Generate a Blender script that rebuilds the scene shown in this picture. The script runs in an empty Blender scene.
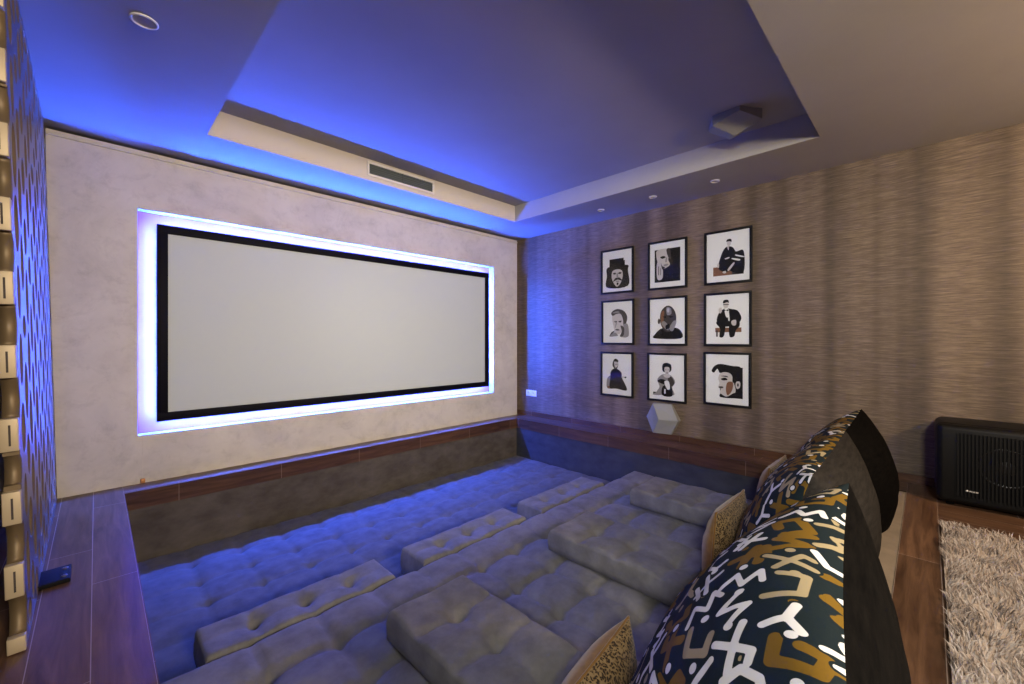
import bpy, bmesh, math, random
import numpy as np
from mathutils import Vector, Matrix, noise as mnoise

random.seed(7)
R = math.radians
SC = bpy.context.scene
COL = SC.collection
PI = math.pi

# ------------------------------------------------------------------ constants (metres, floor at z = 0, camera above the origin)
EYE = 1.115
WX = 4.47            # right wall
FY = 4.30            # front (screen) wall face
CZ = 2.59            # lower ceiling
TZ = 2.79            # tray ceiling
PX0, PX1, PY0, PY1 = 0.142, 4.19, 0.11, 4.10   # pit opening
PZ = -0.515          # pit mattress top
SZ = -0.335          # sofa top
BX, BY = -4.0, -4.6  # rest of the room behind the camera

# ------------------------------------------------------------------ materials
MATS = {}

def new_mat(name):
    m = bpy.data.materials.new(name)
    m.use_nodes = True
    nt = m.node_tree
    b = nt.nodes['Principled BSDF']
    MATS[name] = m
    return m, nt, b

def setp(b, **kw):
    names = {'rough': 'Roughness', 'metal': 'Metallic', 'spec': 'Specular IOR Level', 'sheen': 'Sheen Weight', 'coat': 'Coat Weight'}
    for k, v in kw.items():
        b.inputs[names[k]].default_value = v

def N(nt, t, **kw):
    n = nt.nodes.new(t)
    for k, v in kw.items():
        if k in n.inputs:
            n.inputs[k].default_value = v
        else:
            setattr(n, k, v)
    return n

def ramp(nt, stops):
    r = nt.nodes.new('ShaderNodeValToRGB')
    cr = r.color_ramp
    while len(cr.elements) < len(stops):
        cr.elements.new(0.5)
    for e, (p, c) in zip(cr.elements, stops):
        e.position = p
        e.color = (*c, 1) if len(c) == 3 else c
    return r

def coords(nt, scale=(1, 1, 1), kind='Object', rot=(0, 0, 0)):
    tc = nt.nodes.new('ShaderNodeTexCoord')
    mp = nt.nodes.new('ShaderNodeMapping')
    mp.inputs['Scale'].default_value = scale
    mp.inputs['Rotation'].default_value = rot
    nt.links.new(tc.outputs[kind], mp.inputs['Vector'])
    return mp.outputs['Vector']

def bump(nt, b, height, strength=0.3, dist=0.01):
    bp = nt.nodes.new('ShaderNodeBump')
    bp.inputs['Strength'].default_value = strength
    bp.inputs['Distance'].default_value = dist
    nt.links.new(height, bp.inputs['Height'])
    nt.links.new(bp.outputs['Normal'], b.inputs['Normal'])

def plain(name, c, rough=0.5, metal=0.0, spec=0.5, **kw):
    m, nt, b = new_mat(name)
    b.inputs['Base Color'].default_value = (*c, 1)
    setp(b, rough=rough, metal=metal, spec=spec, **kw)
    return m

def noisy(name, c1, c2, scale=(4, 4, 4), rough=0.8, detail=6, bs=0.0, bscale=None, spec=0.3, nrough=0.6, lo=0.3, hi=0.7, bdist=0.01, sheen=0.0):
    m, nt, b = new_mat(name)
    v = coords(nt, scale)
    n = N(nt, 'ShaderNodeTexNoise', Scale=1.0, Detail=float(detail), Roughness=nrough)
    nt.links.new(v, n.inputs['Vector'])
    r = ramp(nt, [(lo, c1), (hi, c2)])
    nt.links.new(n.outputs['Fac'], r.inputs['Fac'])
    nt.links.new(r.outputs['Color'], b.inputs['Base Color'])
    setp(b, rough=rough, spec=spec, sheen=sheen)
    if bs:
        v2 = coords(nt, bscale or scale)
        n2 = N(nt, 'ShaderNodeTexNoise', Scale=1.0, Detail=5.0, Roughness=0.6)
        nt.links.new(v2, n2.inputs['Vector'])
        bump(nt, b, n2.outputs['Fac'], bs, bdist)
    return m

def wood(name, c1, c2, mortar, bw=1.2, rh=0.155, rough=0.32, msize=0.0016):
    m, nt, b = new_mat(name)
    tc = nt.nodes.new('ShaderNodeTexCoord')
    br = N(nt, 'ShaderNodeTexBrick', Scale=1.0)
    br.offset = 0.37
    br.inputs['Brick Width'].default_value = bw
    br.inputs['Row Height'].default_value = rh
    br.inputs['Mortar Size'].default_value = msize
    br.inputs['Mortar Smooth'].default_value = 0.2
    br.inputs['Color1'].default_value = (0.75, 0.75, 0.75, 1)
    br.inputs['Color2'].default_value = (1.12, 1.12, 1.12, 1)
    br.inputs['Mortar'].default_value = (1, 1, 1, 1)
    nt.links.new(tc.outputs['UV'], br.inputs['Vector'])
    mp = nt.nodes.new('ShaderNodeMapping')
    mp.inputs['Scale'].default_value = (2.2, 26, 1)
    nt.links.new(tc.outputs['UV'], mp.inputs['Vector'])
    g = N(nt, 'ShaderNodeTexNoise', Scale=1.0, Detail=8.0, Roughness=0.62, Distortion=0.7)
    nt.links.new(mp.outputs['Vector'], g.inputs['Vector'])
    r = ramp(nt, [(0.32, c1), (0.52, tuple((a + d) / 2 for a, d in zip(c1, c2))), (0.7, c2)])
    nt.links.new(g.outputs['Fac'], r.inputs['Fac'])
    mul = N(nt, 'ShaderNodeMix', data_type='RGBA', blend_type='MULTIPLY')
    mul.inputs[0].default_value = 1.0
    nt.links.new(r.outputs['Color'], mul.inputs[6])
    nt.links.new(br.outputs['Color'], mul.inputs[7])
    mo = N(nt, 'ShaderNodeMix', data_type='RGBA')
    nt.links.new(br.outputs['Fac'], mo.inputs[0])
    nt.links.new(mul.outputs[2], mo.inputs[6])
    mo.inputs[7].default_value = (*mortar, 1)
    nt.links.new(mo.outputs[2], b.inputs['Base Color'])
    setp(b, rough=rough, spec=0.25)
    bump(nt, b, g.outputs['Fac'], 0.15, 0.004)
    return m

wood('wood_floor', (0.055, 0.027, 0.015), (0.175, 0.098, 0.056), (0.36, 0.29, 0.25))
wood('wood_board', (0.042, 0.021, 0.013), (0.125, 0.064, 0.037), (0.22, 0.17, 0.145), bw=0.72, rh=4.0)
noisy('ceiling_paint', (0.315, 0.305, 0.29), (0.345, 0.335, 0.32), (1.5, 1.5, 1.5), rough=0.75, bs=0.03, bscale=(60, 60, 60))
noisy('pit_suede', (0.055, 0.047, 0.040), (0.10, 0.088, 0.076), (5, 5, 9), rough=0.95, bs=0.1, bscale=(90, 90, 90), spec=0.1)
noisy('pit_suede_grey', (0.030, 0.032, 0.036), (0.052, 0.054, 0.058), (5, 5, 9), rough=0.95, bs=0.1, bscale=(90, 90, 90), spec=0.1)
noisy('sofa_suede', (0.105, 0.104, 0.103), (0.178, 0.176, 0.172), (9, 9, 9), rough=0.95, bs=0.25, bscale=(45, 45, 45), spec=0.1, bdist=0.004, sheen=0.08)
noisy('backrest_fabric', (0.20, 0.165, 0.125), (0.27, 0.225, 0.17), (6, 6, 6), rough=0.9, bs=0.1, bscale=(90, 90, 90), spec=0.1)
noisy('mattress_suede', (0.07, 0.07, 0.072), (0.115, 0.116, 0.118), (9, 9, 9), rough=0.95, bs=0.25, bscale=(45, 45, 45), spec=0.08, bdist=0.004, sheen=0.05)
noisy('plain_wall', (0.22, 0.20, 0.18), (0.27, 0.25, 0.22), (2, 2, 2), rough=0.9)
noisy('black_velvet', (0.0015, 0.0015, 0.0016), (0.005, 0.0045, 0.004), (10, 60, 60), rough=0.85, bs=0.25, bscale=(14, 90, 90), spec=0.03, sheen=0.0, bdist=0.006)
noisy('charcoal_velvet', (0.013, 0.012, 0.011), (0.026, 0.0235, 0.021), (10, 60, 60), rough=0.85, bs=0.25, bscale=(14, 90, 90), spec=0.03, bdist=0.006)
noisy('orange_velvet', (0.13, 0.060, 0.006), (0.22, 0.105, 0.012), (40, 40, 40), rough=0.8, sheen=0.3)
plain('black_paint', (0.003, 0.003, 0.006), 0.6, spec=0.08)
plain('black_frame', (0.006, 0.006, 0.007), 0.45, spec=0.2)
plain('black_plastic', (0.004, 0.004, 0.004), 0.5, spec=0.2)
plain('black_rubber', (0.004, 0.004, 0.005), 0.7, spec=0.15)
plain('cone_black', (0.008, 0.008, 0.009), 0.25, spec=0.4)
plain('white_plastic', (0.75, 0.75, 0.76), 0.35)
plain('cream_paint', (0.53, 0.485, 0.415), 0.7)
plain('vent_white', (0.62, 0.60, 0.56), 0.5)
plain('vent_dark', (0.07, 0.085, 0.085), 0.6)
plain('speaker_grey', (0.25, 0.26, 0.26), 0.55)
plain('speaker_edge', (0.22, 0.22, 0.22), 0.5)
plain('chrome', (0.82, 0.82, 0.84), 0.18, 1.0)
plain('lamp_glass', (0.25, 0.25, 0.26), 0.1)
plain('divider_steel', (0.13, 0.12, 0.115), 0.35, 0.6)
plain('divider_bronze', (0.17, 0.125, 0.07), 0.5, 0.35)
plain('divider_brass', (0.50, 0.42, 0.29), 0.55, 0.25)
plain('screen_fabric', (0.47, 0.515, 0.51), 0.85, spec=0.1)
plain('niche_glow_tint', (0.37, 0.125, 0.28), 0.8)  # pink put into the colour so the LED glow turns lavender
plain('logo_white', (0.55, 0.55, 0.55), 0.5)
plain('copper', (0.45, 0.2, 0.06), 0.4, 0.4)
plain('print_white', (0.86, 0.86, 0.86), 0.6, spec=0.08)
plain('print_black', (0.016, 0.015, 0.016), 0.6, spec=0.08)
plain('print_dark', (0.07, 0.06, 0.058), 0.6, spec=0.08)
plain('print_grey', (0.30, 0.285, 0.28), 0.6, spec=0.08)
plain('print_skin', (0.62, 0.58, 0.56), 0.6, spec=0.08)
plain('print_brown', (0.24, 0.12, 0.075), 0.6, spec=0.08)
plain('rug_base', (0.5, 0.45, 0.4), 1.0)
plain('pile_white', (0.46, 0.42, 0.385), 0.8, spec=0.2)
plain('pile_cream', (0.34, 0.285, 0.245), 0.8, spec=0.2)
plain('pile_grey', (0.17, 0.15, 0.14), 0.8, spec=0.2)

def make_stucco():
    m, nt, b = new_mat('stucco')
    v = coords(nt, (1.6, 1.6, 1.6))
    n = N(nt, 'ShaderNodeTexNoise', Scale=1.3, Detail=9.0, Roughness=0.62, Distortion=0.8)
    nt.links.new(v, n.inputs['Vector'])
    r = ramp(nt, [(0.25, (0.41, 0.385, 0.34)), (0.5, (0.52, 0.49, 0.43)), (0.75, (0.58, 0.55, 0.485))])
    nt.links.new(n.outputs['Fac'], r.inputs['Fac'])
    n2 = N(nt, 'ShaderNodeTexNoise', Scale=6.0, Detail=9.0, Roughness=0.72, Distortion=0.35)
    nt.links.new(v, n2.inputs['Vector'])
    r2 = ramp(nt, [(0.50, (1, 1, 1)), (0.76, (0.80, 0.79, 0.79))])
    nt.links.new(n2.outputs['Fac'], r2.inputs['Fac'])
    mul = N(nt, 'ShaderNodeMix', data_type='RGBA', blend_type='MULTIPLY')
    mul.inputs[0].default_value = 1.0
    nt.links.new(r.outputs['Color'], mul.inputs[6])
    nt.links.new(r2.outputs['Color'], mul.inputs[7])
    nt.links.new(mul.outputs[2], b.inputs['Base Color'])
    setp(b, rough=0.7, spec=0.25)
    bump(nt, b, n2.outputs['Fac'], 0.12, 0.006)
make_stucco()

def make_wallpaper():
    m, nt, b = new_mat('wallpaper')
    v = coords(nt, (1, 9, 175))
    n = N(nt, 'ShaderNodeTexNoise', Scale=1.0, Detail=6.0, Roughness=0.65)
    nt.links.new(v, n.inputs['Vector'])
    r = ramp(nt, [(0.32, (0.068, 0.050, 0.033)), (0.52, (0.115, 0.086, 0.057)), (0.70, (0.18, 0.14, 0.094))])
    nt.links.new(n.outputs['Fac'], r.inputs['Fac'])
    # soft vertical bands: the paper's seams and sheen put into its colour
    v2 = coords(nt, (0, 1, 0.02))
    n2 = N(nt, 'ShaderNodeTexNoise', Scale=3.6, Detail=2.0, Roughness=0.5)
    nt.links.new(v2, n2.inputs['Vector'])
    r2 = ramp(nt, [(0.40, (0.76, 0.76, 0.76)), (0.64, (1.5, 1.5, 1.52))])
    nt.links.new(n2.outputs['Fac'], r2.inputs['Fac'])
    mul = N(nt, 'ShaderNodeMix', data_type='RGBA', blend_type='MULTIPLY')
    mul.inputs[0].default_value = 1.0
    nt.links.new(r.outputs['Color'], mul.inputs[6])
    nt.links.new(r2.outputs['Color'], mul.inputs[7])
    nt.links.new(mul.outputs[2], b.inputs['Base Color'])
    setp(b, rough=0.55, spec=0.35)
    bump(nt, b, n.outputs['Fac'], 0.3, 0.004)
make_wallpaper()

def make_leopard():
    m, nt, b = new_mat('leopard')
    v = coords(nt, (1, 1, 1))
    d = N(nt, 'ShaderNodeTexNoise', Scale=30.0, Detail=2.0)
    nt.links.new(v, d.inputs['Vector'])
    mx = N(nt, 'ShaderNodeMix', data_type='RGBA')
    mx.inputs[0].default_value = 0.035
    nt.links.new(v, mx.inputs[6])
    nt.links.new(d.outputs['Color'], mx.inputs[7])
    vo = N(nt, 'ShaderNodeTexVoronoi', Scale=125.0)
    nt.links.new(mx.outputs[2], vo.inputs['Vector'])
    r = ramp(nt, [(0.36, (0.015, 0.009, 0.005)), (0.46, (0.13, 0.075, 0.022)), (0.66, (0.25, 0.17, 0.075))])
    nt.links.new(vo.outputs['Distance'], r.inputs['Fac'])
    nt.links.new(r.outputs['Color'], b.inputs['Base Color'])
    setp(b, rough=0.85, spec=0.2, sheen=0.2)
make_leopard()

def make_pattern():
    m, nt, b = new_mat('mudcloth')
    base = (0.010, 0.017, 0.020)
    prev = None
    for attr, c in (('gold', (0.15, 0.086, 0.012)), ('beige', (0.30, 0.25, 0.145)), ('white', (0.64, 0.65, 0.64))):
        a = N(nt, 'ShaderNodeAttribute', attribute_name=attr)
        r = ramp(nt, [(0.47, (0, 0, 0)), (0.53, (1, 1, 1))])
        nt.links.new(a.outputs['Fac'], r.inputs['Fac'])
        mx = N(nt, 'ShaderNodeMix', data_type='RGBA')
        nt.links.new(r.outputs['Color'], mx.inputs[0])
        if prev is None:
            mx.inputs[6].default_value = (*base, 1)
        else:
            nt.links.new(prev, mx.inputs[6])
        mx.inputs[7].default_value = (*c, 1)
        prev = mx.outputs[2]
    nt.links.new(prev, b.inputs['Base Color'])
    v = coords(nt, (160, 160, 160))
    n = N(nt, 'ShaderNodeTexNoise', Scale=1.0, Detail=3.0)
    nt.links.new(v, n.inputs['Vector'])
    bump(nt, b, n.outputs['Fac'], 0.15, 0.003)
    setp(b, rough=0.75, spec=0.06)
make_pattern()

def make_glass():
    m, nt, b = new_mat('picture_glass')
    out = [n for n in nt.nodes if n.type == 'OUTPUT_MATERIAL'][0]
    nt.nodes.remove(b)
    tr = nt.nodes.new('ShaderNodeBsdfTransparent')
    gl = N(nt, 'ShaderNodeBsdfGlossy', Roughness=0.02)
    fr = N(nt, 'ShaderNodeFresnel', IOR=1.33)
    mx = nt.nodes.new('ShaderNodeMixShader')
    nt.links.new(fr.outputs[0], mx.inputs[0])
    nt.links.new(tr.outputs[0], mx.inputs[1])
    nt.links.new(gl.outputs[0], mx.inputs[2])
    nt.links.new(mx.outputs[0], out.inputs['Surface'])
make_glass()

LED_COLOR = (0.026, 0.100, 1.0)
def make_led():
    m, nt, b = new_mat('led')
    b.inputs['Base Color'].default_value = (0.5, 0.5, 0.5, 1)
    b.inputs['Emission Color'].default_value = (*LED_COLOR, 1)
    b.inputs['Emission Strength'].default_value = 1650.0
make_led()

# ------------------------------------------------------------------ mesh builder
class MB:
    def __init__(self):
        self.v, self.f, self.mi, self.uv, self.sm = [], [], [], [], []
    def face(self, pts, mi=0, uv=None, smooth=False):
        i = len(self.v)
        self.v += [tuple(p) for p in pts]
        self.f.append(list(range(i, i + len(pts))))
        self.mi.append(mi); self.uv.append(uv); self.sm.append(smooth)
    def add(self, verts, faces, mi=0, smooth=False, uvs=None):
        i = len(self.v)
        self.v += [tuple(p) for p in verts]
        for k, f in enumerate(faces):
            self.f.append([a + i for a in f])
            self.mi.append(mi); self.sm.append(smooth)
            self.uv.append(uvs[k] if uvs else None)
    def box(self, x0, x1, y0, y1, z0, z1, mi=0, bev=0.0, seg=2, uvdir=None):
        if bev > 0:
            bm = bmesh.new()
            bmesh.ops.create_cube(bm, size=1)
            for v in bm.verts:
                v.co = Vector(((x0 + x1) / 2 + v.co.x * (x1 - x0), (y0 + y1) / 2 + v.co.y * (y1 - y0), (z0 + z1) / 2 + v.co.z * (z1 - z0)))
            bmesh.ops.bevel(bm, geom=bm.edges[:], offset=bev, segments=seg, affect='EDGES', profile=0.5)
            self.bm(bm, mi, smooth=True)
            return
        P = [(x0, y0, z0), (x1, y0, z0), (x1, y1, z0), (x0, y1, z0), (x0, y0, z1), (x1, y0, z1), (x1, y1, z1), (x0, y1, z1)]
        for q in ((0, 3, 2, 1), (4, 5, 6, 7), (0, 1, 5, 4), (1, 2, 6, 5), (2, 3, 7, 6), (3, 0, 4, 7)):
            pts = [P[k] for k in q]
            uv = None
            if uvdir == 'x':
                uv = [(p[0], 2 + p[1] - y0 + p[2]) for p in pts]
            elif uvdir == 'y':
                uv = [(p[1], 2 + p[0] - x0 + p[2]) for p in pts]
            self.face(pts, mi, uv)
    def bm(self, bm, mi=0, smooth=False):
        bm.verts.index_update()
        self.add([v.co[:] for v in bm.verts], [[v.index for v in f.verts] for f in bm.faces], mi, smooth)
        bm.free()
    def lathe(self, prof, c=(0, 0, 0), n=32, mi=0, M=None, smooth=True):
        vs, fs = [], []
        for (r, z) in prof:
            for k in range(n):
                a = 2 * PI * k / n
                p = Vector((r * math.cos(a), r * math.sin(a), z))
                if M: p = M @ p
                vs.append((p.x + c[0], p.y + c[1], p.z + c[2]))
        for j in range(len(prof) - 1):
            for k in range(n):
                k2 = (k + 1) % n
                fs.append([j * n + k, j * n + k2, (j + 1) * n + k2, (j + 1) * n + k])
        self.add(vs, fs, mi, smooth)
    def build(self, name, mats, parent=None, flip=False, normals=True):
        me = bpy.data.meshes.new(name)
        me.from_pydata(self.v, [], self.f)
        if isinstance(mats, str): mats = [mats]
        for m in mats: me.materials.append(MATS[m])
        me.polygons.foreach_set('material_index', self.mi)
        me.polygons.foreach_set('use_smooth', self.sm)
        if any(u is not None for u in self.uv):
            ul = me.uv_layers.new(name='UVMap')
            for p, u in zip(me.polygons, self.uv):
                if u:
                    for li, c in zip(p.loop_indices, u):
                        ul.data[li].uv = c
        if normals:
            bm = bmesh.new(); bm.from_mesh(me)
            bmesh.ops.remove_doubles(bm, verts=bm.verts, dist=1e-5)
            bmesh.ops.recalc_face_normals(bm, faces=bm.faces)
            bm.to_mesh(me); bm.free()
        me.update()
        o = bpy.data.objects.new(name, me)
        COL.objects.link(o)
        if parent is not None: o.parent = parent
        return o

def tag(o, label, cat, group=None):
    o['label'] = label; o['category'] = cat
    if group: o['group'] = group
    return o

def struct(o):
    o['kind'] = 'structure'; return o

def thing(name, label, cat, loc=(0, 0, 0), rot=(0, 0, 0), group=None):
    o = bpy.data.objects.new(name, None)
    o.empty_display_size = 0.1
    COL.objects.link(o)
    o.location = loc; o.rotation_euler = rot
    return tag(o, label, cat, group)

def copy_tree(o, parent=None):
    c = o.copy(); COL.objects.link(c)
    if parent is not None: c.parent = parent
    for ch in list(o.children): copy_tree(ch, c)
    return c

# ------------------------------------------------------------------ the room shell
def floor():
    b = MB()
    def slab(x0, x1, y0, y1, d, off=(0, 0)):
        P = [(x0, y0, 0), (x1, y0, 0), (x1, y1, 0), (x0, y1, 0)]
        uv = [((p[1], p[0]) if d == 'y' else (p[0], p[1])) for p in P]
        uv = [(u[0] + off[0], u[1] + off[1]) for u in uv]
        b.face(P, 0, uv)
    rh = 0.155
    slab(BX, PX0, PY0, FY + 0.15, 'y', (0.47, rh * 4 + 0.013))          # platform left of the pit
    slab(PX0, WX, PY1, FY + 0.15, 'x', (0.3, -FY + rh * 30))               # ledge under the screen
    slab(PX1, WX, PY0, PY1, 'y', (0.1, -WX + rh * 30))                     # ledge under the pictures
    slab(BX, WX, -0.045, PY0, 'x', (0.2, 0.045 + rh * 30))                 # border plank behind the cushions
    slab(3.58, WX, BY, -0.045, 'y', (0.4, -3.58 + rh * 40 - 0.0))          # planks along the right wall
    slab(BX, 3.58, BY, -0.045, 'x', (0.7, 0.045 + rh * 60))
    o = b.build('floor', 'wood_floor', normals=False)
    struct(o)
    # closed underside of the pit
    p = MB(); p.box(PX0 - 0.05, PX1 + 0.05, PY0 - 0.05, PY1 + 0.05, -0.80, -0.75, 0)
    struct(p.build('floor_pit', 'pit_suede'))
floor()

def pit():
    t = 0.04; a = -0.13
    for nm, args in (('wall_pit_front', (PX0, PX1, PY1, PY1 + t, -0.75, a)), ):
        q = MB(); q.box(*args); struct(q.build(nm, 'pit_suede'))
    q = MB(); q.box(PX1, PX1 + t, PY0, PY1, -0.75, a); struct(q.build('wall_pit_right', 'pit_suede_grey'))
    q = MB(); q.box(PX0 - t, PX0, PY0, PY1, -0.75, a); struct(q.build('wall_pit_left', 'pit_suede'))
    q = MB(); q.box(PX0, PX1, PY0, PY0 + 0.10, -0.75, -0.004); struct(q.build('wall_pit_back', 'backrest_fabric'))
    # timber boards round the rim
    q = MB(); q.box(PX0, PX1 + 0.02, PY1 - 0.008, PY1 + t, a, -0.001, uvdir='x'); struct(q.build('trim_1', 'wood_board'))
    q = MB(); q.box(PX1 - 0.008, PX1 + t, PY0 + 0.1, PY1 - 0.01, a, -0.001, uvdir='y'); struct(q.build('trim_2', 'wood_board'))
    q = MB(); q.box(PX0 - t, PX0 + 0.004, PY0 + 0.1, PY1 - 0.01, a, -0.001, uvdir='y'); struct(q.build('trim_3', 'wood_board'))
pit()

NX0, NX1, NZ0, NZ1 = 0.228, 3.929, 0.37, 2.12     # lit niche
def walls():
    b = MB()
    x0, x1, y, yb, zt = -0.245, 4.405, FY, FY + 0.09, 2.57
    xs = [x0, NX0, NX1, x1]; zs = [0, NZ0, NZ1, zt]
    for i in range(3):
        for j in range(3):
            if i == 1 and j == 1: continue
            b.face([(xs[i], y, zs[j]), (xs[i + 1], y, zs[j]), (xs[i + 1], y, zs[j + 1]), (xs[i], y, zs[j + 1])])
    # niche sides and outer returns
    for (p, q) in (((NX0, NZ0), (NX1, NZ0)), ((NX1, NZ0), (NX1, NZ1)), ((NX1, NZ1), (NX0, NZ1)), ((NX0, NZ1), (NX0, NZ0)),
                   ((x0, 0), (x0, zt)), ((x0, zt), (x1, zt)), ((x1, zt), (x1, 0))):
        b.face([(p[0], y, p[1]), (q[0], y, q[1]), (q[0], yb, q[1]), (p[0], yb, p[1])], 0)
    struct(b.build('wall_front', ['stucco'], normals=True))
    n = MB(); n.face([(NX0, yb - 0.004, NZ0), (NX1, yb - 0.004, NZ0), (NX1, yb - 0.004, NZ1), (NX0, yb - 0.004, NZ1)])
    struct(n.build('wall_niche', 'niche_glow_tint', normals=False))
    w = MB(); w.box(BX, WX + 0.1, yb, yb + 0.1, 0, 2.9); struct(w.build('wall_behind_screen', 'plain_wall'))
    w = MB(); w.box(WX, WX + 0.12, BY, yb, 0, 2.9); struct(w.build('wall_right', 'wallpaper'))
    w = MB(); w.box(BX - 0.1, BX, BY, yb + 0.1, 0, 2.9); struct(w.build('wall_left', 'plain_wall'))
    w = MB(); w.box(BX - 0.1, WX + 0.12, BY - 0.1, BY, 0, 2.9); struct(w.build('wall_back', 'plain_wall'))
    # raised skirting on the right wall
    s = MB(); s.box(WX - 0.018, WX, BY, FY + 0.09, 0.0, 0.068, uvdir='y'); struct(s.build('baseboard_right', 'wood_board'))
    # fine plaster bead that closes the top of the plaster panel, and its upright joint
    s = MB(); s.box(-0.245, 4.405, FY - 0.010, FY + 0.002, 2.528, 2.545, bev=0.003); struct(s.build('trim_4', 'stucco'))
walls()

TX0, TX1, TY0, TY1 = 0.567, 3.733, 0.558, 3.685
SPOTS = [(0.158, 2.571, 0.047), (4.083, 2.644, 0.036), (4.087, 2.02, 0.036), (4.087, 1.406, 0.036)]
def ceiling():
    b = MB()
    def quad(x0, x1, y0, y1, z=CZ):
        b.face([(x0, y0, z), (x0, y1, z), (x1, y1, z), (x1, y0, z)])
    def strip(x0, x1, y0, y1, holes):
        y = y0
        for (cx, cy, r) in sorted(holes, key=lambda h: h[1]):
            h = r * 1.6
            quad(x0, x1, y, cy - h); quad(x0, cx - h, cy - h, cy + h); quad(cx + h, x1, cy - h, cy + h)
            n = 32
            for k in range(n):
                def sq(a):
                    c, s = math.cos(a), math.sin(a); m = h / max(abs(c), abs(s))
                    return (cx + c * m, cy + s * m, CZ)
                a0, a1 = 2 * PI * k / n, 2 * PI * (k + 1) / n
                b.face([sq(a0), sq(a1), (cx + r * math.cos(a1), cy + r * math.sin(a1), CZ), (cx + r * math.cos(a0), cy + r * math.sin(a0), CZ)])
            y = cy + h
        quad(x0, x1, y, y1)
    YB = FY + 0.09
    quad(BX, WX, BY, TY0); quad(BX, WX, TY1, YB)
    strip(BX, TX0, TY0, TY1, [SPOTS[0]]); strip(TX1, WX, TY0, TY1, SPOTS[1:])
    P = [(TX0, TY0), (TX1, TY0), (TX1, TY1), (TX0, TY1)]
    for i in range(4):
        p, q = P[i], P[(i + 1) % 4]
        b.face([(*p, CZ), (*q, CZ), (*q, TZ), (*p, TZ)])
    b.face([(*p, TZ) for p in P])
    b.box(BX, WX, BY, YB, TZ + 0.05, TZ + 0.1)
    struct(b.build('ceiling', 'ceiling_paint', normals=False))
ceiling()
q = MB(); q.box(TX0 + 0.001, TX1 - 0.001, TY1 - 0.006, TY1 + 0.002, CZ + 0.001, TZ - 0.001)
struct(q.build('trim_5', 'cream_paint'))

# ------------------------------------------------------------------ projection screen with its halo of LEDs
def screen():
    cx, cz = 2.083, 1.242
    w, h = 3.49, 1.555           # outer frame
    yf = FY - 0.026
    fw = 0.068
    t = thing('projection_screen', 'wide projection screen with black border glowing blue-white around its edge', 'screen', (cx, FY + 0.08, cz - h / 2))
    def L(b, x0, x1, y0, y1, z0, z1, bev=0, mi=0):
        b.box(x0, x1, y0 - (FY + 0.08), y1 - (FY + 0.08), z0 + h / 2, z1 + h / 2, mi, bev)
    b = MB()
    L(b, -w / 2, w / 2, yf, yf + 0.03, h / 2 - fw, h / 2, 0.003)
    L(b, -w / 2, w / 2, yf, yf + 0.03, -h / 2, -h / 2 + fw, 0.003)
    L(b, -w / 2, -w / 2 + fw, yf, yf + 0.03, -h / 2 + fw - 0.002, h / 2 - fw + 0.002, 0.003)
    L(b, w / 2 - fw, w / 2, yf, yf + 0.03, -h / 2 + fw - 0.002, h / 2 - fw + 0.002, 0.003)
    L(b, -w / 2 + 0.008, w / 2 - 0.008, yf + 0.028, FY + 0.080, -h / 2 + 0.008, h / 2 - 0.008)
    b.build('black_border', 'black_paint', t)
    b = MB(); L(b, -w / 2 + fw - 0.004, w / 2 - fw + 0.004, yf + 0.012, yf + 0.022, -h / 2 + fw - 0.004, h / 2 - fw + 0.004)
    b.build('screen_surface', 'screen_fabric', t)
    # LED tape on the edges of the carrier, behind the border
    y0, y1 = FY + 0.026, FY + 0.038
    e = w / 2 - 0.006; g = h / 2 - 0.006
    for (x0, x1, z0, z1) in ((-e, e, g - 0.004, g), (-e, e, -g, -g + 0.004), (-e, -e + 0.004, -g, g), (e - 0.004, e, -g, g)):
        b = MB(); L(b, x0, x1, y0, y1, z0, z1)
        b.build('led_strip', 'led', t)
screen()

# ------------------------------------------------------------------ framed prints
def spl(pts, n=5):
    out = []
    m = len(pts)
    for i in range(m):
        p0, p1, p2, p3 = (Vector(pts[(i + k - 1) % m]) for k in range(4))
        for k in range(n):
            t = k / n
            out.append(tuple(0.5 * ((2 * p1) + (p2 - p0) * t + (2 * p0 - 5 * p1 + 4 * p2 - p3) * t * t + (3 * p1 - p0 - 3 * p2 + p3) * t ** 3)))
    return out

def ell(cx, cy, rx, ry, rot=0, n=20):
    c, s = math.cos(rot), math.sin(rot)
    return [(cx + rx * math.cos(a) * c - ry * math.sin(a) * s, cy + rx * math.cos(a) * s + ry * math.sin(a) * c) for a in [2 * PI * k / n for k in range(n)]]

W_, K_, D_, G_, S_, B_ = range(6)   # white, black, dark, grey, skin, brown
PM = ['print_white', 'print_black', 'print_dark', 'print_grey', 'print_skin', 'print_brown']
rect = lambda x0, y0, x1, y1: [(x0, y0), (x1, y0), (x1, y1), (x0, y1)]

def art_hat():
    return [(K_, rect(.24, .62, .76, .74)), (K_, rect(.24, .60, .72, .80)),
            (K_, spl([(.14, .58), (.3, .63), (.5, .64), (.72, .63), (.88, .60), (.86, .5), (.86, .12), (.16, .12), (.15, .4)])),
            (S_, spl([(.34, .5), (.5, .54), (.66, .5), (.69, .36), (.62, .2), (.5, .12), (.4, .2), (.32, .34)])),
            (D_, spl([(.36, .45), (.44, .47), (.47, .43), (.40, .42)], 3)), (D_, spl([(.54, .43), (.57, .47), (.66, .45), (.61, .42)], 3)),
            (K_, spl([(.36, .25), (.44, .33), (.52, .34), (.60, .33), (.68, .25), (.60, .27), (.52, .29), (.44, .27)])),
            (G_, ell(.52, .25, .06, .018)), (K_, ell(.52, .19, .035, .03)), (G_, spl([(.49, .44), (.52, .45), (.55, .34), (.49, .34)], 3)),
            (B_, rect(.14, .12, .15, .13))]
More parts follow.
